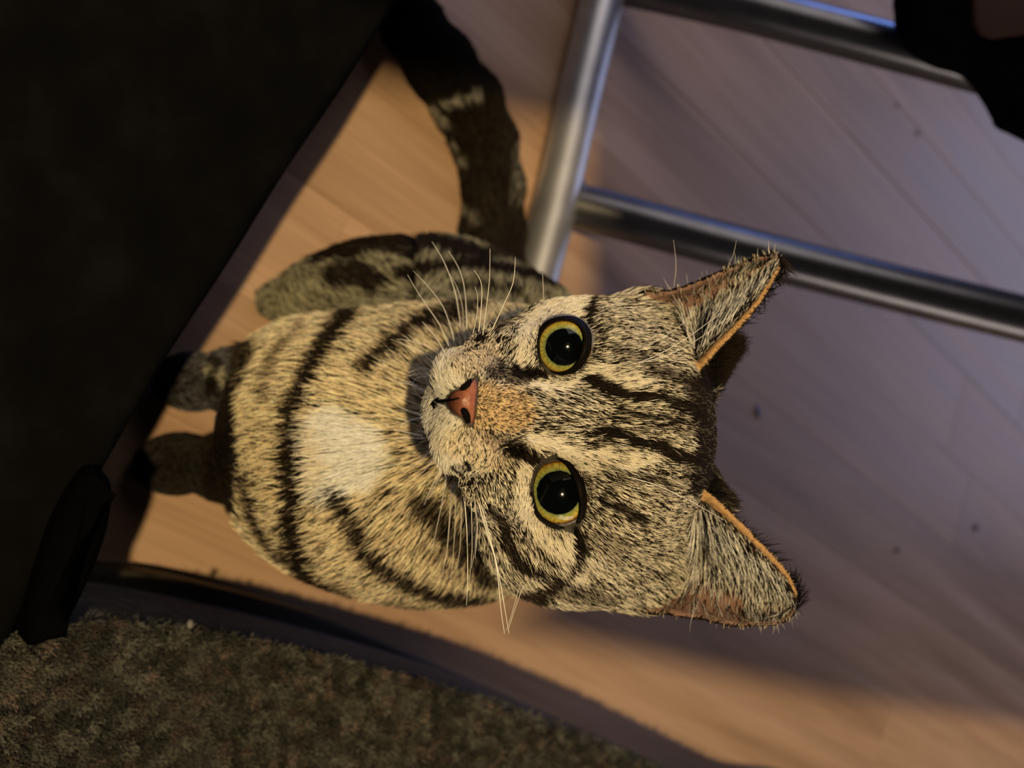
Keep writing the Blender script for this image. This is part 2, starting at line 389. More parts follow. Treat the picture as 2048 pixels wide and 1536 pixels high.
_p = floor_at(376, 1247, hc) - floor_at(373, 1236); fl.location = tuple(_p + np.array([0, 0, 0.0005]))

# ================================================================== THE CAT
# signed distance primitives in camera-space metres
def rot2(dx, dy, a):
    c, s = math.cos(a), math.sin(a); return dx * c + dy * s, -dx * s + dy * c
def ell(X, c, rp, rw, ang=0.0):
    k = K(*c); rx, ry = rp[0] / F * c[2], rp[1] / F * c[2]
    dx, dy = rot2(X[..., 0] - k[0], X[..., 1] - k[1], ang); dz = X[..., 2] - k[2]
    q = np.sqrt((dx / rx) ** 2 + (dy / ry) ** 2 + (dz / rw) ** 2) + 1e-9
    g = np.sqrt((dx / rx ** 2) ** 2 + (dy / ry ** 2) ** 2 + (dz / rw ** 2) ** 2) + 1e-9
    return q * (q - 1) / g
def cap(X, c0, c1, r0, r1):
    a, b = K(*c0), K(*c1); r0 = r0 / F * c0[2]; r1 = r1 / F * c1[2]
    ba = b - a; t = np.clip(((X - a) @ ba) / (ba @ ba), 0, 1)
    d = X - (a + t[..., None] * ba)
    return np.sqrt((d ** 2).sum(-1)) - (r0 + (r1 - r0) * t)
def smin(a, b, k):
    h = np.clip(0.5 + 0.5 * (b - a) / k, 0, 1)
    return b + (a - b) * h - k * h * (1 - h)
def smax(a, b, k): return -smin(-a, -b, k)

EYES = [dict(c=(1128, 694), w=0.3145, r=0.0105, pr=0.0057, ir=0.0081,
             poly=[(1076, 700), (1078, 672), (1092, 651), (1113, 640), (1140, 638), (1162, 646), (1177, 668), (1176, 697), (1165, 722), (1147, 740), (1121, 747), (1097, 743), (1082, 725)]),
        dict(c=(1117, 985), w=0.3160, r=0.0112, pr=0.0067, ir=0.0094,
             poly=[(1063, 977), (1066, 945), (1083, 920), (1104, 912), (1132, 925), (1153, 949), (1166, 977), (1168, 1014), (1160, 1044), (1144, 1062), (1104, 1050), (1074, 1025)])]

def head_sdf(X):
    d = ell(X, (1215, 868, 0.350), (205, 262, ), 0.046, 0.06)               # skull
    d = smin(d, ell(X, (1120, 712, 0.338), (120, 108), 0.030), 0.012)       # cheek, upper in photo
    d = smin(d, ell(X, (1090, 1035, 0.346), (140, 135), 0.034), 0.014)      # cheek, lower
    d = smin(d, ell(X, (1170, 1100, 0.362), (170, 100), 0.030), 0.014)
    d = smin(d, ell(X, (960, 815, 0.300), (78, 92), 0.022), 0.010)          # muzzle
    d = smin(d, ell(X, (928, 762, 0.292), (54, 62), 0.0165), 0.005)         # whisker pads
    d = smin(d, ell(X, (930, 874, 0.292), (58, 72), 0.0170), 0.005)
    d = smin(d, ell(X, (895, 820, 0.303), (38, 52), 0.013), 0.005)          # chin
    d = smin(d, ell(X, (1010, 712, 0.316), (82, 66), 0.020), 0.010)         # cheeks run into the pads
    d = smin(d, ell(X, (1005, 950, 0.320), (86, 92), 0.024), 0.010)
    d = smin(d, cap(X, (955, 803, 0.2835), (1140, 838, 0.304), 40, 62), 0.008)   # bridge
    d = smin(d, ell(X, (927, 806, 0.2815), (24, 34), 0.0075), 0.003)         # nose tip
    d = smin(d, cap(X, (1195, 690, 0.322), (1230, 800, 0.314), 34, 50), 0.010)   # brows
    d = smin(d, cap(X, (1190, 980, 0.324), (1230, 880, 0.314), 36, 50), 0.010)
    d = smin(d, cap(X, (1290, 640, 0.350), (1330, 700, 0.352), 46, 50), 0.014)   # ear bases
    d = smin(d, cap(X, (1290, 1150, 0.356), (1340, 1050, 0.356), 55, 55), 0.016)
    d = smin(d, cap(X, (1395, 770, 0.356), (1455, 690, 0.347), 38, 20), 0.008)   # backs of the ears
    d = smin(d, cap(X, (1395, 955, 0.358), (1440, 1000, 0.349), 34, 16), 0.008)
    for e in EYES:
        px, py = e['c']; q = np.array(e['poly']); rx = (q[:, 0].max() - q[:, 0].min()) / 2; ry = (q[:, 1].max() - q[:, 1].min()) / 2
        d = smax(d, -ell(X, (q[:, 0].mean(), q[:, 1].mean(), e['w'] - e['r'] + 0.002), (rx * 0.98, ry * 0.98), 0.0105, 0.0), 0.0012)
    return d
def torso_sdf(X):
    d = ell(X, (770, 905, 0.445), (292, 262), 0.088)                        # chest
    d = smin(d, ell(X, (930, 905, 0.430), (230, 268), 0.060), 0.03)         # neck and ruff
    d = smin(d, ell(X, (1080, 880, 0.420), (200, 220), 0.040), 0.03)
    d = smin(d, ell(X, (640, 860, 0.470), (160, 190), 0.060), 0.03)
    return d
def legs_sdf(X):
    d = cap(X, (600, 775, 0.455), (470, 760, 0.49), 78, 52)
    d = smin(d, cap(X, (470, 760, 0.49), (400, 765, 0.508), 52, 50), 0.012)
    d = smin(d, ell(X, (372, 762, 0.514), (62, 52), 0.017), 0.010)
    d2 = cap(X, (600, 950, 0.465), (450, 935, 0.49), 80, 55)
    d2 = smin(d2, cap(X, (450, 935, 0.49), (370, 930, 0.508), 55, 50), 0.012)
    d2 = smin(d2, ell(X, (335, 928, 0.510), (62, 54), 0.017), 0.010)
    return np.minimum(d, d2)
def rear_sdf(X):
    d = ell(X, (900, 800, 0.535), (255, 275), 0.085)
    d = smin(d, ell(X, (760, 605, 0.545), (195, 120), 0.058, -0.15), 0.02)
    d = smin(d, cap(X, (640, 590, 0.565), (545, 600, 0.57), 60, 42), 0.02)
    d = smin(d, ell(X, (530, 606, 0.565), (52, 46), 0.018), 0.012)
    d = smin(d, ell(X, (760, 1020, 0.545), (230, 130), 0.055), 0.03)
    d = smin(d, ell(X, (500, 985, 0.555), (90, 60), 0.02), 0.02)
    d = smin(d, cap(X, (920, 640, 0.53), (1060, 690, 0.50), 118, 110), 0.03)
    return d
TAIL = [(990, 640, 0.600), (988, 560, 0.616), (984, 470, 0.632), (985, 380, 0.634), (970, 290, 0.628), (938, 208, 0.614), (885, 130, 0.600), (830, 58, 0.590), (800, 10, 0.583), (788, -25, 0.578)]
TR_ = [64, 58, 58, 56, 58, 60, 58, 54, 48, 40]
def tail_sdf(X):
    d = None
    for i in range(len(TAIL) - 1):
        c = cap(X, TAIL[i], TAIL[i + 1], TR_[i], TR_[i + 1]); d = c if d is None else smin(d, c, 0.006)
    return d
def zw(X): return H + X[..., 0] * C_ - X[..., 2] * S_
def body_sdf(X):
    d = smin(torso_sdf(X), legs_sdf(X), 0.022)
    d = smin(d, rear_sdf(X), 0.020)
    d = smin(d, tail_sdf(X), 0.012)
    return np.maximum(d, 0.0015 - zw(X))

def surface_nets(fn, lo, hi, h):
    n = [int(math.ceil((hi[i] - lo[i]) / h)) + 1 for i in range(3)]
    ax = [lo[i] + h * np.arange(n[i]) for i in range(3)]
    v = np.empty(n, np.float32)
    for i in range(0, n[0], 24):
        g = np.stack(np.meshgrid(ax[0][i:i + 24], ax[1], ax[2], indexing='ij'), -1)
        v[i:i + 24] = fn(g)
    s = v < 0
    nb = [(a, b, c) for a in (0, 1) for b in (0, 1) for c in (0, 1)]
    sl = lambda arr, o: arr[o[0]:n[0] - 1 + o[0], o[1]:n[1] - 1 + o[1], o[2]:n[2] - 1 + o[2]]
    cnt = sum(sl(s, o).astype(np.int8) for o in nb)
    act = (cnt > 0) & (cnt < 8)
    I, J, Kk = np.nonzero(act)
    idx = -np.ones(act.shape, np.int64); idx[I, J, Kk] = np.arange(len(I))
    acc = np.zeros((len(I), 3)); num = np.zeros(len(I))
    for a in range(8):
        for b in range(a + 1, 8):
            o, q = nb[a], nb[b]
            df = [q[k] - o[k] for k in range(3)]
            if sum(abs(k) for k in df) != 1: continue
            va = v[I + o[0], J + o[1], Kk + o[2]]; vb = v[I + q[0], J + q[1], Kk + q[2]]
            m = (va < 0) != (vb < 0); t = np.where(m, va / np.where(m, va - vb, 1), 0)
            for k in range(3): acc[:, k] += np.where(m, o[k] + t * df[k], 0)
            num += m
    pos = acc / num[:, None] + np.stack([I, J, Kk], 1)
    pos = pos * h + np.array(lo)
    faces = []
    for axis in range(3):
        o = [0, 0, 0]; o[axis] = 1
        A = s[:n[0] - o[0], :n[1] - o[1], :n[2] - o[2]]; B = s[o[0]:, o[1]:, o[2]:]
        e = A != B
        i, j, k = np.nonzero(e)
        u, w = [(1, 2), (2, 0), (0, 1)][axis]
        ijk = np.stack([i, j, k], 1)
        ok = (ijk[:, u] > 0) & (ijk[:, w] > 0) & (ijk[:, u] < n[u] - 1) & (ijk[:, w] < n[w] - 1)
        ijk = ijk[ok]; sg = A[i[ok], j[ok], k[ok]]
        q = []
        for du, dw in ((0, 0), (-1, 0), (-1, -1), (0, -1)):
            c = ijk.copy(); c[:, u] += du; c[:, w] += dw; q.append(idx[c[:, 0], c[:, 1], c[:, 2]])
        q = np.stack(q, 1); q[~sg] = q[~sg][:, ::-1]
        faces.append(q)
    return pos, np.concatenate(faces)

hp, hf = surface_nets(head_sdf, (-0.036, -0.062, 0.268), (0.085, 0.082, 0.405), 0.0011)
bp, bf = surface_nets(body_sdf, (-0.24, -0.30, 0.30), (0.10, 0.17, 0.70), 0.0028)

# ears: curved shells given by their two edges
EARS = [
  dict(outer=[(1262, 612, .345), (1285, 592, .341), (1320, 592, .338), (1370, 580, .336), (1425, 557, .335), (1480, 534, .335), (1525, 519, .335), (1553, 512, .336)],
       inner=[(1345, 792, .338), (1375, 755, .332), (1400, 730, .328), (1433, 692, .326), (1470, 655, .326), (1507, 612, .328), (1536, 568, .331), (1557, 530, .335)], flow=(-0.25, -1.0), deep=0.017),
  dict(outer=[(1245, 1190, .352), (1285, 1217, .347), (1335, 1222, .343), (1400, 1232, .340), (1460, 1244, .338), (1515, 1246, .338), (1560, 1240, .339), (1584, 1222, .340)],
       inner=[(1330, 950, .342), (1372, 970, .336), (1405, 985, .332), (1447, 1020, .330), (1500, 1072, .330), (1545, 1118, .332), (1578, 1160, .335), (1591, 1200, .339)], flow=(-0.1, 1.0), deep=0.020)]
def smooth_poly(pl, n):
    pl = np.array(pl, float); m = len(pl) - 1
    t = np.linspace(0, m, n); i = np.minimum(t.astype(int), m - 1); f = (t - i)[:, None]
    g = lambda k: pl[np.clip(k, 0, m)]
    p0, p1, p2, p3 = g(i - 1), g(i), g(i + 1), g(i + 2)
    return 0.5 * ((2 * p1) + (-p0 + p2) * f + (2 * p0 - 5 * p1 + 4 * p2 - p3) * f ** 2 + (-p0 + 3 * p1 - 3 * p2 + p3) * f ** 3)
allv, allf = [], []
def push(v, f):
    base = sum(len(a) for a in allv); allv.append(np.asarray(v)); allf.extend([tuple(int(i) + base for i in q) for q in f])
push(hp, hf); push(bp, bf)
for e in EARS:
    nt, ns = 56, 32
    O = smooth_poly(e['outer'], nt); Ii = smooth_poly(e['inner'], nt)
    G = np.zeros((nt, ns, 3)); T = np.linspace(0, 1, nt); Sg = np.linspace(0, 1, ns)
    for a in range(nt):
        for b in range(ns):
            s, t = Sg[b], T[a]
            q = O[a] * (1 - s) + Ii[a] * s
            dep = e['deep'] * math.sin(PI * s ** 0.8) * (1 - t) ** 0.6 + 0.002 * math.sin(PI * s)
            G[a, b] = K(q[0], q[1], q[2] + dep)
    e['G'] = G; e['T'] = T; e['S'] = Sg
    dt = np.gradient(G, axis=0); ds = np.gradient(G, axis=1); nn = np.cross(dt, ds); nn /= np.linalg.norm(nn, axis=2)[..., None] + 1e-12
    if nn[..., 2].mean() < 0: nn = -nn
    e['N'] = nn                      # pointing away from the camera
    th = 0.0021 * (0.75 + 0.25 * (1 - T))[:, None, None]
    A = G.reshape(-1, 3); B = (G + nn * th).reshape(-1, 3)
    f = []
    for a in range(nt - 1):
        for b in range(ns - 1):
            i = a * ns + b; f.append((i, i + 1, i + ns + 1, i + ns)); j = i + nt * ns; f.append((j, j + ns, j + ns + 1, j + 1))
    M = nt * ns
    for a in range(nt - 1):
        for b in (0, ns - 1):
            i, j = a * ns + b, (a + 1) * ns + b; f.append((i, j, j + M, i + M) if b == 0 else (j, i, i + M, j + M))
    for b in range(ns - 1):
        for a in (0, nt - 1):
            i, j = a * ns + b, a * ns + b + 1; f.append((j, i, i + M, j + M) if a == 0 else (i, j, j + M, i + M))
    push(np.concatenate([A, B]), f)
av = to_world(np.concatenate(allv))
root_xy = floor_at(820, 800)
cat = empty('cat', (float(root_xy[0]), float(root_xy[1]), 0))
tag(cat, 'young brown tabby cat with yellow green eyes sitting on the floor looking up', 'cat')
tmp = mesh_obj('body_raw', av, allf, None)
bm = bmesh.new(); bm.from_mesh(tmp.data); bmesh.ops.recalc_face_normals(bm, faces=bm.faces[:]); bm.to_mesh(tmp.data); bm.free()
md = tmp.modifiers.new('r', 'REMESH'); md.mode = 'VOXEL'; md.voxel_size = 0.00105; md.use_smooth_shade = True
ms = tmp.modifiers.new('s', 'SMOOTH'); ms.factor = 0.5; ms.iterations = 2
dg = bpy.context.evaluated_depsgraph_get(); ev = tmp.evaluated_get(dg)
bme = bpy.data.meshes.new_from_object(ev); bme.name = 'body'
bpy.data.objects.remove(tmp)
body = bpy.data.objects.new('body', bme); col.objects.link(body); adopt(body, cat)
bme.shade_smooth()
nv = len(bme.vertices); BV = np.empty(nv * 3); bme.vertices.foreach_get('co', BV); BV = BV.reshape(-1, 3)
bme.calc_loop_triangles(); nt_ = len(bme.loop_triangles); TRI = np.empty(nt_ * 3, np.int32); bme.loop_triangles.foreach_get('vertices', TRI); TRI = TRI.reshape(-1, 3)
VN = np.empty(nv * 3); bme.vertex_normals.foreach_get('vector', VN); VN = VN.reshape(-1, 3)
BK = to_cam(BV); NK = np.stack([VN @ R_AX, VN @ D_AX, VN @ V_AX], -1)
bvh = BVHTree.FromPolygons([Vector(v) for v in BV.tolist()], TRI.tolist())
def hit(px, py, default=0.31):
    d = P(px, py, 1.0) - CAM; d = d / np.linalg.norm(d)
    r = bvh.ray_cast(Vector(CAM), Vector(d))
    if r[0] is None: return default
    return float((np.array(r[0]) - CAM) @ V_AX)

# ---------------------------------------------------------------- region ids and coat pattern
earpts = []; kd = KDTree(sum(e['G'].shape[0] * e['G'].shape[1] for e in EARS)); c_ = 0
for ei, e in enumerate(EARS):
    for a in range(e['G'].shape[0]):
        for b in range(e['G'].shape[1]):
            kd.insert(Vector(e['G'][a, b]), c_); earpts.append((ei, a, b)); c_ += 1
kd.balance()
def classify(X, Nn):
    """0 head, 1 chest/legs, 2 rear, 3 tail, 4/5 ears"""
    hd, to, le, re, ta = head_sdf(X), torso_sdf(X), legs_sdf(X), rear_sdf(X), tail_sdf(X)
    st_ = np.stack([hd - 0.001, np.minimum(to, le), re, ta], 1)
    reg = st_.argmin(1)
    ear = np.full(len(X), -1); et = np.zeros(len(X)); es = np.zeros(len(X)); side = np.zeros(len(X))
    px, py = to_px(X)
    cand = np.nonzero((px > 1235) & (X[:, 2] < 0.38))[0]
    for i in cand:
        co, k, dist = kd.find(Vector(X[i]))
        if dist < 0.0034:
            ei, a, b = earpts[k]; e = EARS[ei]
            if hd[i] < -0.001: continue
            ear[i] = ei; et[i] = e['T'][a]; es[i] = e['S'][b]
            side[i] = 1 if (Nn[i] @ e['N'][a, b]) < 0.15 else -1
    return reg, ear, et, es, side

def seg_d(px, py, pl):
    d = np.full(px.shape, 1e9)
    for (x0, y0), (x1, y1) in zip(pl[:-1], pl[1:]):
        bx, by = x1 - x0, y1 - y0; t = np.clip(((px - x0) * bx + (py - y0) * by) / (bx * bx + by * by + 1e-9), 0, 1)
        d = np.minimum(d, np.hypot(px - x0 - t * bx, py - y0 - t * by))
    return d
BLK = (0.014, 0.011, 0.008); DBR = (0.06, 0.042, 0.026); CRM = (0.86, 0.78, 0.62); WHT = (0.95, 0.95, 0.86); ORG = (0.74, 0.52, 0.28); GRY = (0.52, 0.49, 0.40)
# (polyline, half width, softness, colour, strength, dark-hair share)
HEAD_MARKS = [
  ([(968, 812), (1020, 820)], 46, 26, ORG, .95, .08), ([(985, 745), (1045, 752)], 16, 14, DBR, .8, .55), ([(975, 872), (1050, 905)], 15, 14, DBR, .8, .55),
  ([(905, 748), (880, 800)], 44, 24, (.93, .88, .74), 1, .02), ([(900, 880), (880, 820)], 46, 26, (.93, .88, .74), 1, .02), ([(930, 730), (965, 712)], 30, 22, (.74, .58, .38), .7, .10), ([(925, 880), (985, 905)], 34, 24, (.76, .60, .40), .7, .10),
  ([(875, 800), (870, 830)], 20, 16, WHT, .8, .02),
  ([(1045, 720), (1052, 665), (1080, 628), (1120, 612), (1155, 618)], 20, 12, CRM, 1, .03), ([(1062, 762), (1110, 768), (1160, 755), (1190, 735)], 12, 9, CRM, 1, .03),
  ([(1150, 600), (1160, 612)], 14, 10, CRM, 1, .05),
  ([(1060, 876), (1105, 890), (1150, 915), (1175, 935)], 14, 10, CRM, 1, .03), ([(1048, 935), (1042, 985), (1058, 1030), (1090, 1070), (1130, 1095)], 17, 12, CRM, 1, .03), ([(1120, 1080), (1145, 1110), (1140, 1135)], 24, 12, CRM, .9, .05),
  ([(1205, 742), (1245, 758), (1285, 772)], 15, 9, CRM, .85, .10), ([(1180, 905), (1230, 918), (1285, 915)], 17, 10, CRM, .85, .08), ([(1240, 690), (1270, 640)], 30, 20, GRY, .5, .25),
  # forehead stripes, and shade painted along the back edge of the head
  ([(1165, 757), (1198, 776), (1228, 787), (1262, 795), (1308, 790)], 10, 5, BLK, 1, 1), ([(1310, 790), (1340, 806), (1390, 822)], 11, 9, BLK, .9, .9),
  ([(1300, 745), (1350, 752), (1400, 775)], 12, 12, BLK, .7, .75),
  ([(1178, 866), (1215, 862), (1240, 872), (1270, 884), (1305, 890)], 10, 5, BLK, 1, 1), ([(1305, 885), (1345, 912), (1390, 915)], 13, 9, BLK, .95, .95),
  ([(1225, 822), (1275, 832), (1345, 838), (1400, 848)], 6, 6, BLK, .75, .75), ([(1255, 856), (1310, 850), (1370, 862)], 5, 5, BLK, .6, .6),
  ([(1165, 888), (1178, 892)], 6, 4, BLK, .9, .9),
  ([(1205, 1000), (1245, 1015), (1275, 1040)], 10, 8, BLK, .85, .85), ([(1225, 950), (1275, 948), (1330, 965)], 9, 9, BLK, .6, .6), ([(1385, 770), (1415, 880), (1395, 960)], 32, 22, BLK, .85, .85), ([(1425, 745), (1480, 660)], 34, 10, BLK, 1, 1), ([(1425, 975), (1470, 1020)], 22, 10, BLK, .9, .9),
  ([(1215, 700), (1250, 712), (1290, 735)], 9, 9, BLK, .55, .55), ([(1190, 672), (1210, 650)], 8, 8, BLK, .4, .45),
  # eye corner marks, lid lines
  ([(1022, 744), (1050, 748), (1085, 746)], 9, 5, BLK, 1, 1), ([(1012, 893), (1040, 905), (1068, 916)], 10, 6, BLK, 1, 1),
  ([(1166, 598), (1168, 620), (1174, 645)], 7, 5, BLK, 1, 1), ([(1158, 1062), (1150, 1095), (1128, 1140), (1100, 1160)], 8, 6, BLK, 1, 1), ([(1100, 1150), (1060, 1180), (1020, 1175)], 15, 9, BLK, .9, .9),
  ([(1000, 1050), (1018, 1090), (1040, 1120), (1075, 1132)], 11, 9, BLK, .9, .9), ([(975, 1010), (1005, 1050)], 10, 8, BLK, .8, .8), ([(1085, 1160), (1140, 1175), (1200, 1190)], 16, 14, BLK, .55, .6),
  ([(985, 660), (1010, 630), (1050, 605)], 14, 12, BLK, .75, .7), ([(1180, 1060), (1230, 1080)], 14, 14, BLK, .4, .5),
  ([(955, 684), (962, 678)], 6, 4, BLK, .95, .95), ([(944, 704), (950, 697)], 5, 4, BLK, .9, .9), ([(925, 686), (928, 680)], 4, 3, BLK, .8, .8), ([(928, 712), (934, 706)], 4, 3, BLK, .7, .8),
  ([(908, 922), (912, 955)], 4.5, 3, BLK, .9, .9), ([(936, 922), (937, 934)], 5, 3, BLK, .95, .95), ([(939, 950), (941, 965)], 5, 3, BLK, .95, .95), ([(915, 965), (925, 985)], 4, 3, BLK, .7, .8),
]
CHEST_MARKS = [
  ([(432, 742), (452, 752)], 20, 14, (.55, .52, .38), .9, .1),
  ([(690, 870), (755, 905), (690, 945)], 52, 26, WHT, 1, 0.0), ([(640, 880), (660, 940)], 30, 20, CRM, .9, 0.02),
  ([(880, 650), (828, 690), (785, 722), (755, 748)], 15, 14, DBR, 1, .8), ([(900, 660), (940, 625), (1000, 600)], 22, 16, BLK, .8, .8), ([(930, 590), (1010, 585), (1090, 600)], 20, 14, BLK, .8, .8),  # first stripe deepened to carry the shade beside the chin
  ([(735, 625), (713, 648), (680, 695), (650, 745), (628, 785), (614, 830), (611, 900), (611, 960), (612, 1030), (618, 1090), (640, 1150), (680, 1185)], 19, 13, BLK, .95, .92),
  ([(700, 980), (735, 1030), (760, 1092), (815, 1135), (890, 1170), (980, 1185), (1060, 1190)], 17, 14, BLK, .9, .85),
  ([(595, 690), (565, 735), (556, 790)], 10, 10, DBR, .7, .6), ([(512, 960), (525, 1020), (555, 1075), (600, 1120)], 12, 12, DBR, .75, .7), ([(640, 650), (615, 680)], 10, 10, DBR, .5, .5),
  ([(800, 1195), (900, 1215), (1000, 1215)], 16, 14, BLK, .6, .6), ([(700, 1165), (740, 1200)], 16, 12, BLK, .7, .7),
  ([(520, 690), (480, 760), (455, 850), (440, 930), (445, 1010), (470, 1060)], 22, 22, BLK, .9, .85),
  ([(870, 985), (930, 1060), (990, 1130)], 26, 18, BLK, .85, .8), ([(860, 1060), (930, 1130)], 10, 12, DBR, .5, .5),  # dark stripe widened, with shade under chin and cheek painted in
  ([(440, 720), (425, 790)], 12, 10, BLK, .8, .8), ([(360, 700), (350, 800)], 14, 10, BLK, .7, .7), ([(880, 590), (840, 600)], 14, 12, DBR, .6, .6)]
REAR_MARKS = [
  ([(655, 515), (700, 492), (760, 478), (830, 482), (900, 505), (960, 520)], 18, 9, BLK, 1, 1), ([(690, 520), (760, 505), (850, 512)], 10, 8, BLK, .9, .9),
  ([(820, 558), (870, 550), (930, 545), (1010, 552), (1090, 572), (1150, 590)], 12, 8, BLK, 1, 1), ([(690, 562), (735, 555), (760, 575)], 26, 18, BLK, .9, .85),
  ([(900, 588), (960, 590), (1040, 600)], 8, 7, BLK, .8, .8), ([(960, 515), (1040, 528), (1110, 560)], 9, 8, BLK, .9, .9), ([(480, 580), (490, 640)], 14, 10, (.5, .55, .6), .8, .1)]
TAIL_MARKS = [([(990, 560), (985, 430)], 26, 16, DBR, .2, .3), ([(905, 225), (960, 210)], 9, 10, GRY, .75, .35), ([(880, 235), (905, 262)], 12, 10, GRY, .7, .4), ([(922, 310), (935, 350)], 8, 8, GRY, .6, .4), ([(925, 440), (950, 460)], 10, 10, GRY, .5, .5), ([(1035, 310), (1030, 420)], 12, 10, GRY, .35, .5)]
def wav(X, f, ph): return (np.sin(X[:, 0] * f + ph) * np.cos(X[:, 1] * f * 1.3 + ph * 2) + np.sin(X[:, 2] * f * 0.9 + X[:, 0] * f * 0.6 + ph * 3)) * 0.5
def coat(X, reg, ear, et, es, side):
    px, py = to_px(X)
    px = px + 5 * wav(X, 900, 1.0); py = py + 5 * wav(X, 1000, 2.0)
    n = len(X)
    rgb = np.tile(np.array((0.74, 0.67, 0.52)), (n, 1)); dark = np.full(n, 0.52)
    m = reg == 1; rgb[m] = (0.80, 0.66, 0.42); dark[m] = 0.26
    m = (reg == 1) & (px < 500); rgb[m] = np.where((py[m] > 850)[:, None], np.array([[0.03, 0.028, 0.024]]), np.array([[0.11, 0.11, 0.12]])); dark[m] = 0.5  # shade over the front paws put into the fur colour
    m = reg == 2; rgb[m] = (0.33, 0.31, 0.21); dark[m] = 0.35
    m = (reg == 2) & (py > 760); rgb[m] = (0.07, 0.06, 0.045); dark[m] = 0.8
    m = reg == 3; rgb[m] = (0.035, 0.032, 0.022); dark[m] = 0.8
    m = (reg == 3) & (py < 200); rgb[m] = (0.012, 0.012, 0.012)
    hm = reg == 0
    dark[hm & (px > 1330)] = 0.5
    # underside/back of head not seen from the front: dark brown
    for R, marks in ((0, HEAD_MARKS), (1, CHEST_MARKS), (2, REAR_MARKS), (3, TAIL_MARKS)):
        sel = np.nonzero(reg == R)[0]
        for pl, w, so_, c, stg, dk_ in marks:
            d = seg_d(px[sel], py[sel], pl)
            a = np.clip((w + so_ / 2 - d) / so_, 0, 1); a = a * a * (3 - 2 * a) * stg
            rgb[sel] = rgb[sel] * (1 - a[:, None]) + np.array(c) * a[:, None]; dark[sel] = dark[sel] * (1 - a) + dk_ * a
    m = ear >= 0
    inn = m & (side > 0); bk = m & (side < 0)
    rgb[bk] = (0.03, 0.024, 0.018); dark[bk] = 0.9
    rgb[inn] = (0.50, 0.47, 0.38); dark[inn] = 0.35
    rim = m & (es > 0.95) & (et > 0.06); rgb[rim] = (0.64, 0.45, 0.24); dark[rim] = 0.06  # orange-tan rim fur, its warm rim light put into the colour
    rim2 = m & ((es < 0.05) & (side > 0) | (et > 0.97)); rgb[rim2] = (0.60, 0.50, 0.32); dark[rim2] = 0.1
    return rgb, dark

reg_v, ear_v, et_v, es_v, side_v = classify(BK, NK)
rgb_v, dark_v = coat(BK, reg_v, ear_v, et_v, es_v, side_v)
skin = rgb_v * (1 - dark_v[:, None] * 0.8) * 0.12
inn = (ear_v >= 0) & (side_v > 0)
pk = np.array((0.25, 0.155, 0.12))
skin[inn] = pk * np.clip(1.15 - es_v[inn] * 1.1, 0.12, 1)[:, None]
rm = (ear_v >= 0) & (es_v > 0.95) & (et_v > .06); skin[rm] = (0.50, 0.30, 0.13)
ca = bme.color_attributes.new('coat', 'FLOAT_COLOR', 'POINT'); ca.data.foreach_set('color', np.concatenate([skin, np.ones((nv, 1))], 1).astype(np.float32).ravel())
SK = NT('cat_skin'); at = SK.n('ShaderNodeAttribute', attribute_name='coat'); SK.set(Base_Color=at.outputs['Color'], Roughness=0.9, Specular_IOR_Level=0.03)
bme.materials.append(SK.m)

# ---------------------------------------------------------------- fur
def in_poly(px, py, poly, grow=0.0):
    q = np.array(poly, float); c = q.mean(0); v = q - c; q = c + v * (1 + grow / np.linalg.norm(v, axis=1))[:, None]
    inside = np.zeros(px.shape, bool); j = len(q) - 1
    for i in range(len(q)):
        xi, yi = q[i]; xj, yj = q[j]
        cnd = ((yi > py) != (yj > py)) & (px < (xj - xi) * (py - yi) / (yj - yi + 1e-12) + xi)
        inside ^= cnd; j = i
    return inside
NOSE_POLY = [(954.5, 751), (958, 770), (954, 800), (953, 823), (948, 852), (936, 853), (922, 839), (905, 829), (890, 812), (890, 796), (902, 781), (922, 774), (937, 760)]
tri_c = BK[TRI].mean(1); e1 = BV[TRI[:, 1]] - BV[TRI[:, 0]]; e2_ = BV[TRI[:, 2]] - BV[TRI[:, 0]]
cr = np.cross(e1, e2_); area = np.linalg.norm(cr, axis=1) / 2; tn = cr / (2 * area[:, None] + 1e-18)
tnk = np.stack([tn @ R_AX, tn @ D_AX, tn @ V_AX], -1)
vd = tri_c / np.linalg.norm(tri_c, axis=1)[:, None]; facing = -(tnk * vd).sum(1)
reg_t = reg_v[TRI[:, 0]]; ear_t = ear_v[TRI[:, 0]]; side_t = side_v[TRI[:, 0]]
dens = np.where(reg_t == 0, 5.0e6, np.where(reg_t == 1, 2.2e6, np.where(reg_t == 3, 2.4e6, 2.2e6)))
dens = np.where((reg_t == 0) & (to_px(tri_c)[0] < 1010), 8.5e6, dens)
dens = np.where(ear_t >= 0, np.where(side_t > 0, 1.6e6, 4.0e6), dens)
dens = dens * np.where(facing < -0.15, 0.12, 1.0)
zt = BV[TRI].mean(1)[:, 2]; dens = dens * (zt > 0.004)
lam = area * dens
cum = np.cumsum(lam); NH = int(cum[-1])
ti = np.searchsorted(cum, rng.random(NH) * cum[-1]); ti = np.minimum(ti, len(cum) - 1)
u = rng.random(NH); v = rng.random(NH); fl_ = u + v > 1; u[fl_] = 1 - u[fl_]; v[fl_] = 1 - v[fl_]
w0 = 1 - u - v
def bary(A): return A[TRI[ti, 0]] * w0[:, None] + A[TRI[ti, 1]] * u[:, None] + A[TRI[ti, 2]] * v[:, None]
X = bary(BK); Nn = bary(NK); Nn /= np.linalg.norm(Nn, axis=1)[:, None]
reg, ear, et, es, side = reg_v[TRI[ti, 0]], ear_v[TRI[ti, 0]], et_v[TRI[ti, 0]], es_v[TRI[ti, 0]], side_v[TRI[ti, 0]]
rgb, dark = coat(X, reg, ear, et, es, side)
px, py = to_px(X)
keep = np.ones(NH, bool)
head_like = (reg == 0) & (X[:, 2] < 0.36)
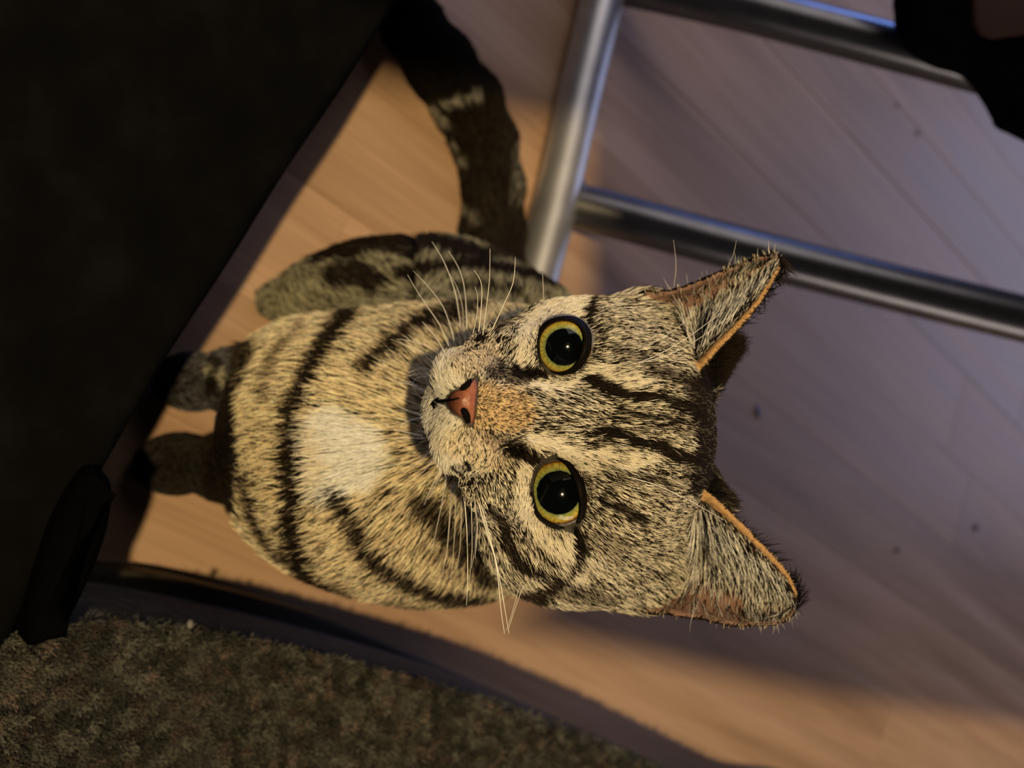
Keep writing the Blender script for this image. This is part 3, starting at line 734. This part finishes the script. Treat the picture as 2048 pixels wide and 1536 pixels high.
for e in EYES: keep &= ~(head_like & in_poly(px, py, e['poly'], 3))
keep &= ~(head_like & in_poly(px, py, NOSE_POLY, -1))
keep &= ~((head_like | (reg == 0)) & (seg_d(px, py, [(866, 806), (894, 803)]) < 6))
# sparse hair inside the outer half of the ears
inn = (ear >= 0) & (side > 0)
pink = inn & (es < 0.42) & (et < 0.62); keep &= ~(pink & (rng.random(NH) < 0.80))
X, Nn, reg, ear, et, es, side, rgb, dark, px, py = [a[keep] for a in (X, Nn, reg, ear, et, es, side, rgb, dark, px, py)]
NH = len(X)
# comb direction in camera axes
dx = px - 938.0; dy = py - 806.0
m = reg == 1; dx[m] = px[m] - 985; dy[m] = (py[m] - 860) * 1.0
m = (reg == 1) & (px > 940); dx[m] = -0.25 * np.abs(dx[m]) ; dy[m] = np.sign(py[m] - 860) * 100
m = (reg == 1) & (px < 520); dx[m] = -60; dy[m] = 0
rr_ = np.hypot(dx, dy) + 1e-6; dx /= rr_; dy /= rr_
m = reg == 0
low = m & (px < 905); kk = np.clip((905 - px[low]) / 30, 0, 1)
for e in EYES:
    cx, cy = e['c']; ex, ey = px - cx, py - cy; dd = np.hypot(ex, ey) + 1e-6
    a = 1.6 * np.exp(-np.maximum(dd - 52, 0) / 22.0) * m
    dx += a * ex / dd; dy += a * ey / dd
m = reg == 2; dx[m] = -0.7; dy[m] = -0.55
m = (reg == 2) & (px > 830); dx[m] = 0.15; dy[m] = -1.0
m = (reg == 2) & (py > 800); dx[m] = -0.7; dy[m] = 0.6
tp = np.array(TAIL)[:, :2]
m = np.nonzero(reg == 3)[0]
bd = np.full(len(m), 1e9)
for i in range(len(tp) - 1):
    d = seg_d(px[m], py[m], [tuple(tp[i]), tuple(tp[i + 1])]); q = d < bd; bd[q] = d[q]
    t = tp[i + 1] - tp[i]; t = t / np.linalg.norm(t); dx[m[q]] = t[0]; dy[m[q]] = t[1]
L = np.where(reg == 0, 0.0032, np.where(reg == 1, 0.0098, np.where(reg == 2, 0.0085, 0.0085)))
m = reg == 0
dn = np.hypot(px - 938, py - 806)
L[m] = 0.0010 + 0.0033 * np.clip((dn[m] - 30) / 230, 0, 1) + 0.003 * np.clip((dn[m] - 260) / 160, 0, 1) * ((py[m] > 1080) | (py[m] < 640) | (X[m, 2] > 0.345))
mz = m & (px < 950); L[mz] = 0.0012 + 0.0026 * np.clip((940 - px[mz]) / 60, 0, 1)
chin = m & (px < 885); L[chin] = 0.0046
lift = np.where(reg == 0, 0.24, np.where(reg == 1, 0.42, 0.38))
lift[mz] = 0.45
m = (reg == 1) & (px < 500); L[m] = 0.0045
paw = (reg == 1) & (px < 430) | (reg == 2) & (px < 580); L[paw] = 0.0032
wid = np.where(reg == 0, 0.000105, np.where(reg == 1, 0.00015, 0.00020))
dz = np.zeros(NH)
# ears
inn = (ear >= 0) & (side > 0); bk = (ear >= 0) & (side < 0); rim = (ear >= 0) & (es > 0.95) & (et > 0.06)
for ei, e in enumerate(EARS):
    q = (ear == ei) & inn; dx[q], dy[q] = e['flow']; dz[q] = -0.15
    f = (es > 0.12) & q & (es < 0.88)
    L[f] = 0.0115 * (0.6 + 0.8 * rng.random(f.sum())) * np.clip(1.25 - 0.8 * et[f], 0.4, 1); lift[f] = 0.45; wid[f] = 0.0001
    rgb[f] = np.array((0.86, 0.84, 0.76)); dark[f] = 0.40
    q2 = q & ~f; L[q2] = 0.0022
    b = (ear == ei) & bk; dx[b] = 0.9; dy[b] = -0.7 * e['flow'][1]; L[b] = np.where(es[b] < 0.3, 0.0016, 0.0065); lift[b] = np.where(es[b] < 0.3, 0.15, 0.5); rgb[b] = (0.03, 0.024, 0.016)
    r_ = (ear == ei) & rim; dx[r_] = 0.8; dy[r_] = 0.3 * e['flow'][1] * -1; L[r_] = 0.0013; lift[r_] = 0.35
wid[rim] = 0.00007
# shorter hair around lids
for e in EYES:
    cx, cy = e['c']; q = np.array(e['poly'], float); rad = np.hypot(*(q - q.mean(0)).T).mean()
    dd = np.hypot(px - q[:, 0].mean(), py - q[:, 1].mean())
    s_ = (reg == 0) & (dd < rad + 45); L[s_] *= np.clip(0.35 + 0.65 * (dd[s_] - rad) / 45, 0.3, 1)
# clumped jitter
cell = np.floor(X / np.where(reg == 0, 0.0012, 0.0030)[:, None]).astype(np.int64)
hsh = (cell[:, 0] * 73856093) ^ (cell[:, 1] * 19349663) ^ (cell[:, 2] * 83492791)
def hr(k): return ((np.sin((hsh % 100003) * (12.9898 + k)) * 43758.5453) % 1.0) - 0.5
jit = np.where(reg == 0, 0.30, 0.30)
T = np.stack([dx, dy, dz], 1); T /= np.linalg.norm(T, axis=1)[:, None] + 1e-9
T += np.stack([hr(0), hr(1), hr(2)], 1) * jit[:, None] + rng.normal(size=(NH, 3)) * 0.09
T -= Nn * (T * Nn).sum(1)[:, None]; T /= np.linalg.norm(T, axis=1)[:, None] + 1e-9
lift = lift * (0.7 + 0.6 * rng.random(NH)) + 0.12 * hr(5)
L = L * (0.65 + 0.6 * rng.random(NH))
NP = 5
ts = np.linspace(0, 1, NP)
pts = X[:, None, :] + L[:, None, None] * (ts[None, :, None] * T[:, None, :] * np.cos(lift)[:, None, None] + (ts - 0.45 * ts ** 2)[None, :, None] * (Nn * np.sin(lift)[:, None])[:, None, :])
curlv = rng.normal(size=(NH, 3)) * 0.05
pts += (ts ** 2)[None, :, None] * (curlv * L[:, None])[:, None, :]
# drop hairs whose tips fall into the eye openings or onto the nose leather
tx, ty = to_px(pts[:, -1]); mx, my = to_px(pts[:, 2])
drop = np.zeros(NH, bool)
for e in EYES: drop |= (reg == 0) & (in_poly(tx, ty, e['poly'], -1) | in_poly(mx, my, e['poly'], 0))
drop |= (reg == 0) & in_poly(tx, ty, NOSE_POLY, -1) & (X[:, 2] < 0.31)
# colour per hair
isd = rng.random(NH) < dark * 0.85 + 0.15 * (hr(7) + 0.5 < dark)
bright = np.clip(rng.normal(1.0, 0.20, NH), 0.4, 1.6)
hc_ = rgb * bright[:, None]
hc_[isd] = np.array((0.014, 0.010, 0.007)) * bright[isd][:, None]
hc_ = np.clip(hc_, 0, 0.98)
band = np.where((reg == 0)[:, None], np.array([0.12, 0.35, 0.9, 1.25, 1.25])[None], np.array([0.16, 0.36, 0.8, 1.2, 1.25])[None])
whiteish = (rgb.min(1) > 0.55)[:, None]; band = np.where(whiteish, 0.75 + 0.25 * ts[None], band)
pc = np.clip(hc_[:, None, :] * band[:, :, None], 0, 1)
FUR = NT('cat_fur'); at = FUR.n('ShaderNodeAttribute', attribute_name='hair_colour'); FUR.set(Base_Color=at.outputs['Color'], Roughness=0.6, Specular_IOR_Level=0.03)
taper = np.array([1.0, 1.0, 0.85, 0.6, 0.12])
def make_fur(name, sel, label=None):
    k = np.nonzero(sel & ~drop)[0]
    if len(k) == 0: return
    cv = bpy.data.hair_curves.new(name); cv.add_curves([NP] * len(k))
    W = to_world(pts[k]).reshape(-1, 3) - np.array(cat.location)
    cv.attributes['position'].data.foreach_set('vector', W.astype(np.float32).ravel()) if 'position' in cv.attributes else cv.points.foreach_set('position', W.astype(np.float32).ravel())
    ra = cv.attributes.get('radius') or cv.attributes.new('radius', 'FLOAT', 'POINT')
    ra.data.foreach_set('value', (wid[k][:, None] * taper[None]).astype(np.float32).ravel())
    c = cv.attributes.new('hair_colour', 'FLOAT_COLOR', 'POINT')
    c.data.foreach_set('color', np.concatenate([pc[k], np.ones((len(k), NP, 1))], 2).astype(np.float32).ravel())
    cv.materials.append(FUR.m)
    o = bpy.data.objects.new(name, cv); col.objects.link(o); o.parent = cat; o['kind'] = 'stuff'
    if label: o['label'] = label
    print(name, len(k))
make_fur('head_fur', (reg == 0) & (ear < 0), 'short ticked grey and cream tabby fur')
make_fur('ear_fur', ear >= 0, 'pale inner ear fur with orange rim')
make_fur('chest_fur', (reg == 1) & (ear < 0), 'buff chest fur with dark bands and a white patch')
make_fur('back_fur', (reg == 2) & (ear < 0), 'darker striped fur of the haunch')
make_fur('tail_fur', (reg == 3) & (ear < 0), 'black brown tail fur')

# ---------------------------------------------------------------- eyes
def iris_mat(name, r, pr, ir):
    m = NT(name); tc = m.n('ShaderNodeTexCoord')
    sx = m.n('ShaderNodeSeparateXYZ'); m.l(tc.outputs['Object'], sx.inputs[0])
    def mth(op, a, b=None):
        x = m.n('ShaderNodeMath', operation=op)
        for i, q in enumerate((a, b)):
            if q is None: continue
            if hasattr(q, 'is_output'): m.l(q, x.inputs[i])
            else: x.inputs[i].default_value = q
        return x.outputs[0]
    rad = mth('SQRT', mth('ADD', mth('MULTIPLY', sx.outputs[0], sx.outputs[0]), mth('MULTIPLY', sx.outputs[1], sx.outputs[1])))
    ang = mth('ARCTAN2', sx.outputs[1], sx.outputs[0])
    cb_ = m.n('ShaderNodeCombineXYZ'); m.l(mth('MULTIPLY', ang, 9.0), cb_.inputs[0]); m.l(mth('MULTIPLY', rad, 500.0), cb_.inputs[1])
    nz = m.n('ShaderNodeTexNoise', Scale=1.3, Detail=4.0); m.l(cb_.outputs[0], nz.inputs['Vector'])
    nz2 = m.n('ShaderNodeTexNoise', Scale=700.0, Detail=3.0); m.l(tc.outputs['Object'], nz2.inputs['Vector'])
    t = mth('DIVIDE', mth('ADD', rad, mth('MULTIPLY', mth('SUBTRACT', nz2.outputs[0], 0.5), 0.0006)), 0.012)
    p, q = pr / 0.012, ir / 0.012
    c = m.ramp(t, [(0.0, (0.001, 0.002, 0.002)), (p - 0.01, (0.001, 0.002, 0.002)), (p + 0.012, (0.20, 0.27, 0.10)), (p + (q - p) * 0.38, (0.40, 0.39, 0.09)), (p + (q - p) * 0.72, (0.48, 0.40, 0.08)), (q - 0.02, (0.42, 0.22, 0.03)), (q + 0.015, (0.03, 0.015, 0.008)), (min(q + 0.05, .98), (0.25, 0.24, 0.25))])
    c2 = m.ramp(nz.outputs[0], [(0.35, (0.62, 0.60, 0.55)), (0.65, (1.15, 1.12, 1.05))])
    c = m.mix(1.0, c, c2, 'MULTIPLY')
    m.set(Base_Color=c, Roughness=0.6, Specular_IOR_Level=0.0, Coat_Weight=1.0, Coat_Roughness=0.08, Coat_IOR=1.38)
    return m.m
LID = NT('eyelid_skin'); LID.set(Base_Color=(0.005, 0.0035, 0.003), Roughness=0.5, Specular_IOR_Level=0.06)
for e in EYES:
    cx, cy = e['c']; c = P(cx, cy, e['w'])
    view = (CAM - c); view /= np.linalg.norm(view)
    bm = bmesh.new(); bmesh.ops.create_uvsphere(bm, u_segments=64, v_segments=40, radius=e['r'])
    me = bpy.data.meshes.new('eye'); bm.to_mesh(me); bm.free(); me.shade_smooth(); me.materials.append(iris_mat('iris', e['r'], e['pr'], e['ir']))
    o = bpy.data.objects.new('eye', me); col.objects.link(o); o.parent = cat
    q = Vector(view).to_track_quat('Z', 'Y'); o.rotation_euler = q.to_euler(); o.location = Vector(c) - cat.location
    # eyelid: skin ring following the opening, lying on the eyeball
    poly = np.array(e['poly'], float); ring = []
    n = len(poly); cen = poly.mean(0); ck = K(cx, cy, e['w'])
    for i in range(n):
        p0, p1, p2, p3 = poly[i - 1], poly[i], poly[(i + 1) % n], poly[(i + 2) % n]
        for k in range(5):
            t = k / 5; ring.append(0.5 * ((2 * p1) + (-p0 + p2) * t + (2 * p0 - 5 * p1 + 4 * p2 - p3) * t * t + (-p0 + 3 * p1 - 3 * p2 + p3) * t ** 3))
    V, Fc = [], []; ns = 7; M = len(ring)
    for (rx, ry) in ring:
        d = np.array([rx, ry]) - cen; dl = np.linalg.norm(d); d /= dl
        upper = max(0.0, d[0]) ** 1.5
        inner = 4.0 + 9.0 * upper  # upper lid widened inward to paint the shade beneath it
        for k in range(ns):
            f = k / (ns - 1); off = 5.0 - (5.0 + inner) * f
            qx, qy = np.array([rx, ry]) + d * off
            ray = np.array([(qx - 1024) / F, (qy - 768) / F, 1.0]); A = ray @ ray; B = ray @ ck; D_ = B * B - A * (ck @ ck - (e['r'] + 0.0005) ** 2)
            wb = (B - math.sqrt(D_)) / A if D_ > 0 else ck[2] - e['r'] * 0.25
            ws = hit(qx, qy, wb) if off > 0 else 9
            w = min(wb, ws) - 0.0006 * math.sin(PI * min(1, f * 1.05)) - (0.0008 * upper) * math.sin(PI * min(1, f))
            if off > 0: w = min(wb, ws + 0.0004)
            V.append(P(qx, qy, w))
    for i in range(M):
        j = (i + 1) % M
        for k in range(ns - 1): Fc.append((i * ns + k, j * ns + k, j * ns + k + 1, i * ns + k + 1))
    me2 = mesh_obj('eyelid', V, Fc, LID.m)
    me2.parent = o; me2.matrix_parent_inverse = (Matrix.Translation(Vector(c)) @ q.to_matrix().to_4x4()).inverted()
    sd = me2.modifiers.new('thick', 'SOLIDIFY'); sd.thickness = 0.0004; sd.offset = 0

# ---------------------------------------------------------------- nose
NM = NT('nose_leather'); tc = NM.n('ShaderNodeTexCoord'); nz = NM.n('ShaderNodeTexNoise', Scale=900.0, Detail=3.0); NM.l(tc.outputs['Object'], nz.inputs['Vector'])
at = NM.n('ShaderNodeAttribute', attribute_name='tone'); cc = NM.ramp(nz.outputs[0], [(0.3, (0.75, 0.72, 0.70)), (0.7, (1.1, 1.1, 1.1))])
NM.bump(nz.outputs[0], 0.35, 0.0004); NM.set(Base_Color=NM.mix(1.0, at.outputs['Color'], cc, 'MULTIPLY'), Roughness=0.42)
npol = np.array(NOSE_POLY); nc = np.array([934.0, 802.0])
rings = 7; V = [P(nc[0], nc[1], hit(*nc) - 0.0008)]; cols = []; Fc = []
dense = smooth_poly(np.vstack([npol, npol[:1]]), 53)[:-1]; M = len(dense)
def nose_col(x, y):
    c = np.array((0.36, 0.130, 0.072))
    a = np.clip((932 - x) / 34, 0, 1); c = c * (1 - 0.75 * a)
    return c
cols.append(nose_col(*nc))
for k in range(1, rings + 1):
    f = k / rings
    for q in dense:
        p = nc + (q - nc) * f
        V.append(P(p[0], p[1], hit(*p) - 0.0010 * math.cos(f * PI / 2) - 0.0003 + (0.0012 if k == rings else 0)))
        c = nose_col(*p); cols.append(c * (0.06 if k == rings else (0.30 if k == rings - 1 else 1.0)))
for i in range(M): Fc.append((0, 1 + i, 1 + (i + 1) % M))
for k in range(rings - 1):
    for i in range(M):
        a, b = 1 + k * M + i, 1 + k * M + (i + 1) % M; Fc.append((a, a + M, b + M, b))
nose = mesh_obj('nose', V, Fc, NM.m, cat)
ca = nose.data.color_attributes.new('tone', 'FLOAT_COLOR', 'POINT'); ca.data.foreach_set('color', np.concatenate([np.array(cols), np.ones((len(cols), 1))], 1).astype(np.float32).ravel())
nose['label'] = 'brick pink nose leather'
NBLK = NT('nostril_dark'); NBLK.set(Base_Color=(0.004, 0.003, 0.002), Roughness=0.8, Specular_IOR_Level=0.05)
def line_tube(name, pl, r, mat, parent, lift_=0.0004, seg=10):
    pp = [P(x, y, hit(x, y) - lift_) for x, y in pl]; V, Fc = tube(pp, [k / F * 0.28 for k in r], seg, 5); 
    return mesh_obj(name, V, Fc, mat, parent)
for nm, pl, r in (('nostril', [(923, 818), (929, 823), (934, 834), (937, 846)], [3.5, 7.5, 7.5, 4.5]), ('nostril', [(921, 779), (928, 775), (936, 768), (943, 759)], [3.0, 6.0, 6.0, 3.0])):
    o = line_tube(nm, pl, r, NBLK.m, nose, 0.0017)
line_tube('philtrum', [(919, 796), (908, 799), (897, 801), (884, 803), (868, 805)], [1.2, 2.2, 2.6, 2.8, 3.2], NBLK.m, nose, 0.0021)
line_tube('mouth_line', [(884, 788), (874, 799), (866, 807), (872, 822), (880, 832)], [1.2, 2.4, 3.0, 2.2, 1.0], NBLK.m, cat, 0.0018)

# ---------------------------------------------------------------- whiskers
WM = NT('whisker'); WM.set(Base_Color=(0.92, 0.90, 0.82), Roughness=0.3, Specular_IOR_Level=0.6)
WH = [  # polyline from root to tip in photo pixels, width
 ([(909, 684), (897, 641), (883, 608), (858, 575), (827, 542)], 1.5), ([(899, 696), (880, 651), (854, 612), (831, 577), (815, 549)], 1.5), ([(922, 660), (911, 588), (889, 526), (864, 483)], 1.8),
 ([(928, 674), (925, 616), (915, 577), (897, 545)], 1.2), ([(934, 662), (930, 586), (919, 540), (897, 502)], 1.7), ([(945, 672), (954, 626), (955, 592), (950, 573)], 1.5), ([(957, 668), (963, 606), (962, 565), (948, 540)], 1.9),
 ([(965, 675), (973, 612), (979, 557), (980, 497)], 1.7), ([(982, 664), (1008, 608), (1026, 565), (1031, 514)], 2.0), ([(1088, 612), (1087, 585), (1085, 547)], 1.5), ([(895, 717), (874, 678), (844, 643)], 1.5),
 ([(884, 714), (854, 692), (809, 680), (794, 678)], 1.1), ([(874, 719), (837, 700), (780, 678)], 1.1),
 ([(886, 930), (862, 976), (848, 1010)], 1.5), ([(889, 934), (870, 972), (856, 1000)], 1.2), ([(893, 952), (884, 1004), (876, 1044), (862, 1106)], 1.4), ([(903, 970), (899, 1041), (893, 1106), (884, 1148)], 1.7),
 ([(908, 972), (911, 1027), (906, 1112), (901, 1162)], 1.5), ([(923, 990), (921, 1083), (913, 1140)], 1.3), ([(928, 990), (934, 1069), (935, 1162), (933, 1211)], 2.0), ([(942, 990), (944, 1097), (938, 1168)], 1.2),
 ([(948, 990), (955, 1055), (950, 1117)], 1.4), ([(952, 990), (974, 1066), (992, 1128), (1002, 1220), (1009, 1268)], 2.2), ([(960, 1000), (978, 1068), (995, 1136), (1010, 1220), (1018, 1268)], 2.0),
 ([(1049, 1164), (1029, 1220), (1016, 1262)], 1.4), ([(1040, 1168), (1020, 1240), (1011, 1262)], 1.2), ([(949, 1000), (952, 1077), (943, 1136)], 1.3),
 ([(1262, 729), (1306, 714), (1369, 679), (1423, 640), (1447, 623)], 1.3), ([(1269, 728), (1330, 712), (1392, 681), (1470, 625)], 1.4), ([(1266, 707), (1306, 686), (1350, 659), (1384, 629)], 1.1),
 ([(1239, 950), (1300, 966), (1361, 992), (1416, 1022), (1447, 1040)], 1.4), ([(1247, 934), (1291, 944), (1338, 958)], 1.1),
 ([(1342, 600), (1352, 539), (1347, 480)], 0.9), ([(1450, 545), (1466, 510), (1473, 480)], 0.8),
 ([(868, 741), (842, 736), (817, 746)], 1.1), ([(868, 757), (844, 747), (805, 755)], 1.1), ([(860, 786), (819, 768), (792, 767)], 1.1), ([(848, 785), (824, 765), (812, 762)], 0.9), ([(850, 832), (805, 817), (783, 802)], 1.2),
 ([(845, 872), (789, 858), (760, 841)], 1.1), ([(850, 832), (810, 845), (799, 857)], 0.9), ([(862, 752), (836, 755), (827, 764)], 0.9), ([(850, 877), (813, 876), (781, 876)], 1.0), ([(862, 900), (830, 930), (800, 935)], 1.0), ([(868, 915), (845, 945), (815, 962)], 1.0)]
for pl, wd in WH:
    w0_ = min(hit(*pl[0], 0.31), 0.35); pp = []
    n = len(pl)
    for i, (x, y) in enumerate(pl):
        f = i / (n - 1); w = w0_ + 0.0005 - 0.010 * math.sin(f * PI * 0.5) if i else w0_ + 0.0012
        w = min(w, hit(x, y, 9) - 0.0025) if i else w
        pp.append(P(x, y, w))
    V, Fc = tube(pp, [wd * 1.5 * (1 - 0.75 * i / (n - 1)) / 2 / F * 0.30 for i in range(n)], 6, 6)
    o = mesh_obj('whisker', V, Fc, WM.m, cat)
